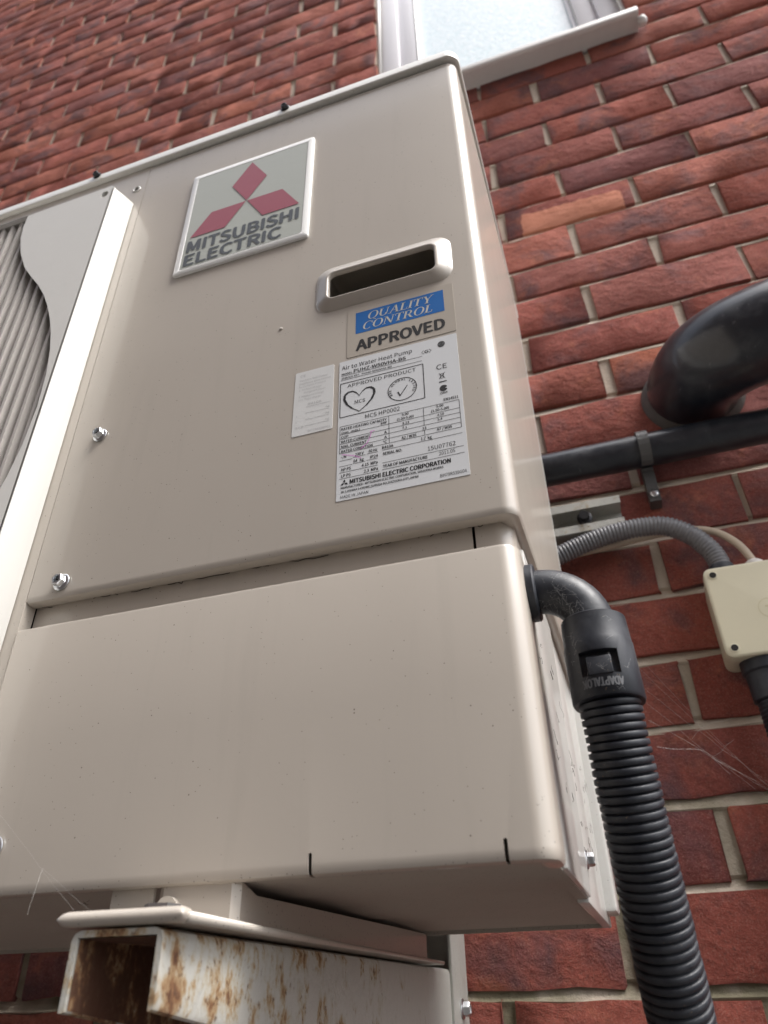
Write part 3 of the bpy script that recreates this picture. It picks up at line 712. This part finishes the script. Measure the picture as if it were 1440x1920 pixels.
LN = [(-106.6, 312.6, -48.8, 312.6, .3), (-107, 308.6, -49, 308.6, .3), (-107.2, 305.4, -48.4, 305.4, .55), (-48.5, 305.4, -48.5, 274.6, .55), (-48.4, 274.8, -107.2, 274.8, .55), (-107.2, 274.8, -107.2, 305.4, .55),
      (-106.8, 266.7, -26.6, 266.7, .3), (-26.6, 266.7, -26.6, 244.1, .3), (-26.6, 244.1, -106.8, 244.1, .3), (-106.8, 244.1, -106.8, 266.7, .3), (-73.2, 266.7, -73.2, 244.1, .3), (-50, 266.7, -50, 252.0, .3), (-50, 248.0, -50, 244.1, .3),
      (-106.7, 259.9, -26.7, 259.9, .3), (-106.6, 256, -26.6, 256, .3), (-106.6, 252, -26.7, 252, .3), (-106.7, 248, -26.6, 248, .3), (-97.6, 239, -89.1, 239, .3), (-88.4, 239.2, -80.9, 239.2, .3), (-78.1, 239.5, -26.5, 239.5, .3), (-106.8, 238.2, -98.1, 238.2, .3),
      (-97.6, 233.9, -89.1, 233.9, .3), (-88.4, 234.1, -80.9, 234.1, .3), (-106.7, 233.6, -98, 233.6, .3), (-78.2, 229.4, -26.3, 229.4, .3), (-106.6, 228.7, -81, 228.7, .3), (-78.3, 224.2, -26.2, 224.2, .3), (-106.5, 223.8, -80, 223.8, .3), (-38.4, 285.3, -33.4, 285.3, .8)]
for x0, z0, x1, z1, wd in LN: seg(q, x0 / 1e3, z0 / 1e3, x1 / 1e3, z1 / 1e3, wd / 1e3, yt)
# globe, waste bin, tick mark, approval ring, heart, small diamonds
for k in range(5): ring(q, -.0350, .3196, .0026 * (k + .6) / 4.6, .00028, yt, n=16, rz=.0026)
for k in range(-2, 3): hw = .0026 * math.sqrt(max(.05, 1 - (k / 2.6) ** 2)); seg(q, -.0350 - hw, .3196 + k * .001, -.0350 + hw, .3196 + k * .001, .00028, yt)
for p in ((-.0382, .2932, -.0342, .2882), (-.0342, .2932, -.0382, .2882), (-.0378, .2924, -.0346, .2924), (-.0374, .2924, -.0370, .2884), (-.0350, .2924, -.0354, .2884), (-.0370, .2884, -.0354, .2884)): seg(q, *p, .00035, yt)
q.flat([(-.0358 + .0026 * math.cos(R(a_)), .2795 + .0026 * math.sin(R(a_))) for a_ in range(20, 341, 20)] + [(-.0358 + .0008, .2795)], yt)
ring(q, -.0634, .2874, .0101, .00055, yt, n=44)
seg(q, -.0665, .2856, -.0650, .2818, .0009, yt); seg(q, -.0652, .2816, -.0598, .2898, .0006, yt)
W = 'BRE GLOBAL LISTED'
for i, ch in enumerate(W):
    if ch == ' ': continue
    an = R(205 - 230 * i / (len(W) - 1)); v, f = text_geo(ch, .0006 if ch == 'I' else .0013, .0015, 1); rr_ = .0076; t_ = an - math.pi / 2
    q.add([(-.0634 + rr_ * math.cos(an) + (u - .0006) * math.cos(t_) - v_ * math.sin(t_), yt, .2874 + rr_ * math.sin(an) + (u - .0006) * math.sin(t_) + v_ * math.cos(t_)) for u, v_ in v], f)
HP_ = [(-.0935, .2768), (-.0985, .2808), (-.1022, .2852), (-.1042, .2900), (-.1040, .2938), (-.1015, .2962), (-.0982, .2962), (-.0955, .2940), (-.0935, .2908)]
HW = [.0004, .0008, .0014, .0018, .0017, .0013, .0010, .0007, .0004]
for sg in (1, -1):
    for i in range(len(HP_) - 1):
        (x0, z0), (x1, z1) = HP_[i], HP_[i + 1]; f0 = lambda u: u if sg == 1 else -.0935 * 2 - u
        seg(q, f0(x0), z0, f0(x1), z1, (HW[i] + HW[i + 1]) / 2, yt)
def small_dia(cx, cz, a, h):
    q.flat([(cx, cz), (cx - a, cz + h), (cx, cz + 2 * h), (cx + a, cz + h)], yt)
    for s_ in (1, -1): q.flat([(cx, cz), (cx + s_ * 2 * a, cz), (cx + s_ * 3 * a, cz - h), (cx + s_ * a, cz - h)], yt)
small_dia(-.1031, .2202, .00082, .0014)
q.build('printed_text', INK, rl)
# pen stroke on the label
q = MB()
for p in ((-.0850, .2568, -.0862, .2520), (-.0862, .2520, -.0882, .2480), (-.0862, .2572, -.0828, .2570), (-.0882, .2480, -.0925, .2444), (-.1052, .2432, -.0975, .2405), (-.0975, .2405, -.0920, .2372)): seg(q, *p, .00035, yt - .00005)
q.build('pen_scribble', plain('pink_ink', (.62, .12, .55), .5), rl)
# faded label
fl2 = film('faded_label', -.1420, -.1125, .2676, .3268, .0012, FADEL, sp)
q = MB()
for s_, x_, z_, w_, h_ in (('CE', -138, 321.5, 4, 2.2), ('Contains fluorinated', -138.5, 317.6, 21, 1.5), ('greenhouse gases covered', -138.5, 314.6, 23.5, 1.5), ('by the Kyoto Protocol', -138.5, 311.6, 20, 1.5), ('1  Factory charge', -138.5, 308.4, 17, 1.5), ('Refrigerant circuit', -134.5, 305.4, 16, 1.5), ('2  Additional charge', -138.5, 302.2, 19, 1.5), ('1+2  Total charge', -138.5, 299.0, 17, 1.5), ('R410A', -131, 293.6, 10, 2.0), ('kg', -117.5, 288.0, 2.6, 1.5), ('1', -139.5, 284.4, .8, 1.6), ('kg', -117.5, 282.2, 2.6, 1.5), ('2', -139.5, 279.2, 1, 1.6), ('kg', -117.5, 276.4, 2.6, 1.5), ('1+2', -139.5, 274.2, 6, 1.6), ('BH79A128H01', -130, 269.6, 16, 1.4)):
    put_text(q, s_, x_ / 1e3, z_ / 1e3, w_ / 1e3, h_ / 1e3, yt, 0)
for z_ in (292.2, 286.6, 280.8, 275.2): seg(q, -.1325, z_ / 1e3, -.1150, z_ / 1e3, .0003, yt)
q.build('faded_text', FAINT, fl2)

# ================================================================== WALL BRACKET
br = empty('wall_bracket', 'rusty white painted steel wall bracket under the heat pump', 'bracket')
def arm(xr):
    am = MB(); wd, th = .0425, .0026; y0, y1 = -.0560, .4540; zt = -.0222; zb0, zb1 = -.0500, -.115
    P = [(0, zt), (wd, zt), (wd, 0), (wd - th, 0), (wd - th, zt - th), (th, zt - th), (th, 0), (0, 0)]
    def prof(y):
        k = (y - y0) / (y1 - y0); zb = zb0 + (zb1 - zb0) * k; r = .004
        L = [(0, zb), (0, zt - r), (r * .3, zt - r * .3), (r, zt), (wd - r, zt), (wd - r * .3, zt - r * .3), (wd, zt - r), (wd, zb + .003), (wd - .0008, zb + .0008), (wd - .0022, zb), (wd - th, zb + .0004), (wd - th, zt - th), (th, zt - th), (th, zb + .0004), (.0015, zb)]
        return [(xr - wd + x, y, z) for x, z in L]
    am.loft([prof(y0), prof(.1), prof(.25), prof(y1)])
    a_ = am.build('arm', RUST, br, 40)
    li = MB(); e = .0004; LL = []
    for y in (y0 + .0015, y1 - .002):
        k = (y - y0) / (y1 - y0); zb = zb0 + (zb1 - zb0) * k
        LL.append([(xr - wd + x, y, z) for x, z in ((th + e, zb + .001), (th + e, zt - th - e), (wd - th - e, zt - th - e), (wd - th - e, zb + .001))])
    li.loft(LL, False, False, False); li.build('rusted_inside', RUSTH, a_)
    up = MB(); up.box(xr - .0005, xr + .0025, .400, .452, -.20, .468); up.box(xr - .052, xr + .0025, .452, .4552, -.20, .468); up.box(xr - .052, xr - .049, .400, .452, -.20, .468)
    u_ = bevel(up.build('upright', RUST, br), .0006)
    return a_
arm(-.1535); arm(-.756)
hex_screw('bolt', (-.151, .430, -.052), (1, 0, 0), .0060, STEEL, br, False)
rl_ = MB(); rx0, rx1 = -.86, .0795; y0, y1 = .418, .4562; za, zb, th = .4070, .4480, .0028
P = [(y0, za + .010), (y0, za), (y1, za), (y1, zb), (y0, zb), (y0, zb - .010), (y0 + th, zb - .010), (y0 + th, zb - th), (y1 - th, zb - th), (y1 - th, za + th), (y0 + th, za + th), (y0 + th, za + .010)]
rl_.loft([[(x, y, z) for y, z in P] for x in (rx0, rx1)])
rail = rl_.build('rail', RUSTR, br)
mb = MB(); mb.lathe((.036, .424, .4275), (0, -1, 0), [(0, .009), (.003, .009), (.004, .006), (.010, .006)], 16); mb.build('rail_bolt', BLACKM, rail, 35)

# ================================================================== BLACK CONDUIT OF THE UNIT
cn = empty('conduit_assembly', 'black ribbed flexible conduit hanging from the elbow on the heat pump side', 'conduit')
AX, AY, EZ, BR = .0268, .0270, .1385, .0262
mb = MB(); mb.lathe((-.0030, AY, EZ), (1, 0, 0), [(0, .0155), (.0004, .0160), (.0040, .0160), (.0048, .0152), (.0052, .0120)], 28)
fl_ = mb.build('elbow_flange', CONDM, cn, 35)
path = [(.0, AY, EZ), (.001, AY, EZ)]
for i in range(0, 13):
    a_ = R(90 * i / 12); path.append((AX - BR + BR * math.sin(a_) + .0006, AY, EZ - BR + BR * math.cos(a_)))
path.append((AX, AY, EZ - BR - .006))
mb = MB(); mb.tube(path, [.0122] + [.0122] * (len(path) - 2) + [.0128], 28); mb.build('elbow', CONDM, cn, 50)
ax2 = AX + .0009
cz1 = EZ - BR + .004; cz0 = cz1 - .0425
def lean(z):                                       # hose hangs almost plumb
    k = max(0, cz1 - z); return (ax2 + .010 * k + .10 * k * k, AY + .10 * k + 1.4 * k * k, z)
col_ = MB()
prof = [(cz1, .0120), (cz1, .0158), (cz1 - .0006, .0166), (cz1 - .0140, .0172), (cz1 - .0146, .0175), (cz0 + .012, .0178), (cz0 + .0012, .0180), (cz0, .0174), (cz0 - .0002, .0150)]
def circ_at(z, r, n=36): c = Vector(lean(z)); return [c + Vector((math.cos(2 * math.pi * q / n), math.sin(2 * math.pi * q / n), 0)) * r for q in range(n)]
col_.loft([circ_at(z, r) for z, r in prof])
co = col_.build('collar', CONDM, cn, 40)
wa = math.atan2(CAM.y - AY, CAM.x - AX) - R(2)      # window of the collar looks out of the wall, towards -y
wa = R(-92)
c0 = Vector(lean(cz0 + .016)); d_ = Vector((math.cos(wa), math.sin(wa), 0)); e_ = Vector((-d_.y, d_.x, 0))
def blk(u0, u1, z0, z1, r0, r1):
    mb = MB(); v = []
    for r_ in (r0, r1):
        for u, z in ((u0, z0), (u1, z0), (u1, z1), (u0, z1)): v.append(Vector((c0.x, c0.y, 0)) + d_ * r_ + e_ * u + Vector((0, 0, z)))
    mb.add(v, [(0, 1, 2, 3), (7, 6, 5, 4), (0, 4, 5, 1), (1, 5, 6, 2), (2, 6, 7, 3), (3, 7, 4, 0)]); return mb
boolean(co, [blk(-.0094, .0094, cz0 + .0095, cz0 + .0215, .0125, .03)])
bevel(blk(-.0062, .0058, cz0 + .0092, cz0 + .0185, .0120, .0172).build('latch', CONDM, co), .0005)
q = MB(); v, f = text_geo('ADAPTALOK', .0200, .0042, 2)
pts = []
for u, vv in v:                                     # upside down, wrapped round the collar; lighter colour paints in the emboss's shading
    an = wa - (u - .0100) / .0179; r_ = .01815
    pts.append((c0.x + math.cos(an) * r_, c0.y + math.sin(an) * r_, cz0 + .0070 - vv))
q.add(pts, f); q.build('embossed_lettering', plain('painted_emboss_shading', (.085, .088, .095), .6), co)
mb = MB(); zz = cz0 + .002; path = []; rad = []
PITCH = .0038
while zz > -.30:
    jr = random.uniform(.985, 1.012)
    for k, r_ in ((0, .0134), (.10, .0138), (.17, .0150), (.25, .0153), (.78, .0153), (.86, .0149), (.93, .0138)):
        path.append(lean(zz - PITCH * k)); rad.append(r_ * jr)
    zz -= PITCH * random.uniform(.97, 1.03)
mb.tube(path, rad, 30); mb.build('ribbed_hose', CONDM, cn, 55)

# ================================================================== PIPES AND ELECTRICS ON THE WALL
wp = empty('waste_pipe', 'straight black plastic waste pipe clipped horizontally to the brick wall', 'pipe')
PX, PY, PZ, PRr = 0, .4275, .5105, .0208
mb = MB(); mb.tube([(-.80, PY, PZ), (0, PY, PZ), (.3, PY, PZ + .001), (1.4, PY, PZ + .004)], PRr, 32); mb.build('pipe', PLUM, wp, 50)
CLIPM = plain('clip_plastic', (.035, .037, .042), .35)
mb = MB(); xk = .1205; n = 20
outer = [(PY + (PRr + .0042) * math.cos(R(a_)), PZ + (PRr + .0042) * math.sin(R(a_))) for a_ in range(-60, 261, 16)]
inner = [(PY + (PRr + .0006) * math.cos(R(a_)), PZ + (PRr + .0006) * math.sin(R(a_))) for a_ in range(-60, 261, 16)]
for i in range(len(outer) - 1):
    A_, B_, C_, D_ = outer[i], outer[i + 1], inner[i + 1], inner[i]
    mb.add([(xk + sx, y, z) for sx in (-.0065, .0065) for y, z in (A_, B_, C_, D_)], [(0, 1, 2, 3), (7, 6, 5, 4), (0, 4, 5, 1), (2, 6, 7, 3), (1, 5, 6, 2), (0, 3, 7, 4)])
mb.box(xk - .0065, xk + .0065, .440, .459, PZ - .066, PZ - .0225); mb.box(xk - .0065, xk + .0065, .452, .459, PZ - .025, PZ + .03)
ck = mb.build('pipe_clip', plain('pale_clip_plastic', (.075, .075, .075), .4), wp)
mb = MB(); mb.lathe((xk, .440, PZ - .056), (0, -1, 0), [(0, .0055), (.002, .005), (.0026, .003)], 14); mb.build('clip_screw', STEEL, ck, True)

sp_ = empty('soil_pipe', 'thick glossy black soil pipe bending out of the brick wall', 'pipe')
path = smoothpath([(.2005, .50, .607), (.2005, .462, .606), (.2020, .430, .603), (.2140, .396, .597), (.2365, .372, .592), (.2615, .360, .590), (.3034, .352, .593), (.375, .350, .602), (.55, .35, .62)], 8)
mb = MB(); mb.tube(path, .0565, 44); mb.build('bend', PLUM, sp_, 50)
mb = MB(); mb.lathe((.2005, .468, .607), (.04, -1, 0), [(0, .065), (.006, .0640), (.012, .0615), (.018, .0590), (.022, .0575), (.026, .0550)], 44); mb.build('mastic_collar', SILIC, sp_, True)

jb = empty('junction_box', 'square cream plastic junction box with screwed lid on the brick wall', 'junction box')
JX0, JX1, JZ0, JZ1, JY = .1425, .2440, .2290, .3270, .4045
mb = MB(); mb.loft([[(x, y, z) for x, z in rrect(JX0 + d, JX1 - d, JZ0 + d, JZ1 - d, .008, 4)] for y, d in ((.4585, .003), (.4175, 0), (.4168, .0008))])
mb.build('box_body', CREAM, jb, 40)
mb = MB(); mb.loft([[(x, y, z) for x, z in rrect(JX0 + d, JX1 - d, JZ0 + d, JZ1 - d, .008, 4)] for y, d in ((.4165, .0004), (.4160, -.0004), (JY + .0016, -.0004), (JY + .0003, .0008), (JY, .0022))])
lidj = mb.build('box_lid', CREAM, jb, 40)
for x, z in ((JX0 + .0085, JZ1 - .0085), (JX0 + .0085, JZ0 + .0085), (JX1 - .0085, JZ1 - .0085), (JX1 - .0085, JZ0 + .0085)):
    mb = MB(); mb.lathe((x, JY + .0008, z), (0, -1, 0), [(0, .0050), (.0014, .0048), (.0016, .0036)], 18); s1 = mb.build('lid_screw_boss', CREAM, lidj, 40)
    mb = MB(); mb.lathe((x, JY - .0009, z), (0, -1, 0), [(0, .0034), (.0002, .0034)], 16); mb.build('screw_hole', DARK, s1)
q = MB(); ring(q, .1935, .2745, .0105, .0007, JY - .0003, n=36); seg(q, .1895, .2765, .1975, .2765, .0016, JY - .0003); q.build('moulded_mark', plain('cream_mould_line', (.52, .47, .30), .5), lidj)
mb = MB(); mb.lathe((.1985, .432, JZ1 - .001), (0, 0, 1), [(0, .0105), (.010, .0105), (.013, .0095), (.016, .0060)], 20); mb.build('white_gland', WGLAND, jb, 40)
mb = MB(); mb.lathe((.1760, .430, JZ0 + .001), (0, 0, -1), [(0, .0215), (.012, .0215), (.014, .0190), (.040, .0185), (.041, .0165)], 28); mb.build('black_gland', CONDM, jb, 40)
mb = MB(); mb.lathe((.1655, .430, JZ1 - .001), (0, 0, 1), [(0, .0145), (.006, .0145), (.014, .0125)], 24); mb.build('conduit_gland', CONDM, jb, 40)

def ribbed(path, r0, r1, pitch, name, mat, parent, n=20):
    P = [Vector(p) for p in path]; L = [0]
    for a_, b_ in zip(P, P[1:]): L.append(L[-1] + (b_ - a_).length)
    def at(s):
        for i in range(len(P) - 1):
            if L[i + 1] >= s: t_ = (s - L[i]) / max(1e-9, L[i + 1] - L[i]); return P[i].lerp(P[i + 1], t_)
        return P[-1]
    pts, rad = [], []; s = 0
    while s < L[-1] - pitch:
        for k, r_ in ((0, r0), (.3, r1), (.65, r1), (.95, r0)): pts.append(at(s + k * pitch)); rad.append(r_)
        s += pitch
    return MB().tube(pts, rad, n).build(name, mat, parent, 60)
o = ribbed(smoothpath([(.1655, .430, .335), (.1650, .430, .346), (.160, .429, .362), (.146, .427, .382), (.122, .425, .3985), (.095, .424, .4025), (.060, .424, .4005), (.025, .424, .3925), (-.02, .424, .378), (-.09, .424, .36)], 14), .0098, .0112, .0042, 'grey_conduit', GREYC, None)
tag(o, 'grey ribbed flexible conduit arching over to the cream junction box', 'conduit')
mb = MB(); mb.tube(smoothpath([(.1985, .432, .335), (.1975, .432, .345), (.1900, .434, .366), (.175, .437, .385), (.155, .440, .396), (.125, .443, .4005), (.09, .446, .4005), (.03, .447, .396), (-.1, .448, .39)], 8), .0042, 14)
o = mb.build('cable', CREAMC, None, True); tag(o, 'thin cream electric cable arching behind the grey conduit into a white gland', 'cable')
o = ribbed([(.1760, .430, JZ0 - .036), (.1762, .430, 0.05), (.177, .430, -.25), (.177, .43, -1.1)], .0140, .0160, .0041, 'hanging_conduit', CONDM, None, 22)
tag(o, 'black ribbed conduit hanging straight down below the cream junction box', 'conduit')

# ================================================================== COBWEBS
def web(name, lines, parent=None, r=.00003, mat=WEB):
    mb = MB()
    for L in lines: mb.tube(L, r, 3, False)
    return mb.build(name, mat, parent)
rw = random.Random(5)
def jag(a, b, n, s): return [Vector(a).lerp(Vector(b), i / n) + Vector((rw.uniform(-s, s), rw.uniform(-s, s), rw.uniform(-s, s))) * (0 if i in (0, n) else 1) for i in range(n + 1)]
lines = []
for i in range(5):
    lines.append([q_ - Vector((0, 0, .010 * math.sin(math.pi * n_ / 10) * (.1 + .12 * i))) for n_, q_ in enumerate(jag((.0445 + rw.uniform(-.001, .001), .027, .062 + i * .009), (.162, .420 - i * .006, .085 + rw.uniform(-.012, .02)), 10, .0005))])
lines.append(jag((.0460, .030, .050), (.075, .14, .075), 4, .0008)); lines.append(jag((.075, .14, .075), (.172, .415, .082), 5, .0006))
for i in range(5):
    t_ = rw.uniform(.2, .95); p = Vector(lines[rw.randrange(5)][3]); lines.append(jag(p, p + Vector((rw.uniform(-.01, .03), rw.uniform(-.02, .04), rw.uniform(-.012, .008))), 3, .0008))
o = web('cobweb', lines); tag(o, 'fine cobweb strands stretched between the two black conduits', 'cobweb', None, 'stuff')
lines = []
for i in range(30):                                # silk clinging to the elbow and collar
    a_ = R(rw.uniform(8, 88)); ph = R(rw.uniform(-175, -20)); P = []
    for k in range(9):
        a2 = a_ + k * R(rw.uniform(-3.0, 4)); p2 = ph + k * R(rw.uniform(-9, 9)); rr_ = .01235
        c_ = Vector((AX - BR + BR * math.sin(a2), AY, EZ - BR + BR * math.cos(a2))); rd = Vector((math.sin(a2), 0, math.cos(a2)))
        P.append(c_ + (rd * math.cos(p2 + math.pi / 2) + Vector((0, 1, 0)) * math.sin(p2 + math.pi / 2) * 1.0) * rr_ if False else c_ + (rd * math.cos(p2) * -1 * (-1) + Vector((0, 1, 0)) * math.sin(p2)) * rr_)
    lines.append(P)
for i in range(16):
    an = R(rw.uniform(-170, -10)); z_ = rw.uniform(cz0 + .002, cz1 - .001); P = []
    for k in range(5):
        c_ = lean(z_); P.append((c_[0] + math.cos(an) * .0184, c_[1] + math.sin(an) * .0184, z_)); an += R(rw.uniform(-9, 9)); z_ += rw.uniform(-.0035, .002)
    lines.append(P)
o = web('clinging_silk', lines, cn, .000018); tag(o, None, None, None, 'stuff')
lines = [jag((-.3255, -.003, .060), (-.205, -.047, -.0135), 8, .0004), jag((-.236, -.036, .006), (-.222, -.055, -.0150), 4, .0003), jag((-.236, -.036, .006), (-.195, -.050, -.0140), 5, .0004)]
o = web('cobweb', lines); tag(o, 'single cobweb thread between lower cover and rusty bracket foot', 'cobweb', None, 'stuff')
lines = []
for i in range(30):                                # dark dusty threads on the side panel
    y_ = rw.uniform(.036, .30); z_ = rw.uniform(.03, .125); P = []
    for k in range(5): P.append((-.0028 if y_ < .15 else -.0044, min(y_, .326), z_)); y_ += rw.uniform(-.010, .012); z_ += rw.uniform(-.004, .004)
    P = [(-.0028 if p[1] < .152 else -.0044, p[1], p[2]) for p in P]; lines.append(P)
o = web('dusty_threads', lines, hp, .00009, DEBRIS); tag(o, None, None, None, 'stuff')
# crud in the seam under the upper panel and threads of dirt below the base corner
lines = []
x_ = -.325
while x_ < -.012:
    ln = rw.uniform(.006, .03); P = [(x_ + ln * k / 5, .0100 + rw.uniform(-.0015, .001), .1772 + rw.uniform(-.0006, .0005)) for k in range(6)]; lines.append(P); x_ += ln + rw.uniform(.002, .035)
o = web('seam_grime', lines, hp, .0003, DEBRIS); tag(o, None, None, None, 'stuff')
lines = []
for i in range(7):
    p = Vector((rw.uniform(-.25, -.16), rw.uniform(.004, .02), rw.uniform(-.012, .0))); P = []
    for k in range(7): P.append(tuple(p)); p += Vector((rw.uniform(-.004, .004), rw.uniform(-.001, .002), rw.uniform(-.002, .002)))
    lines.append(P)
o = web('dirt_threads', lines, hp, .0001, DEBRIS); tag(o, None, None, None, 'stuff')
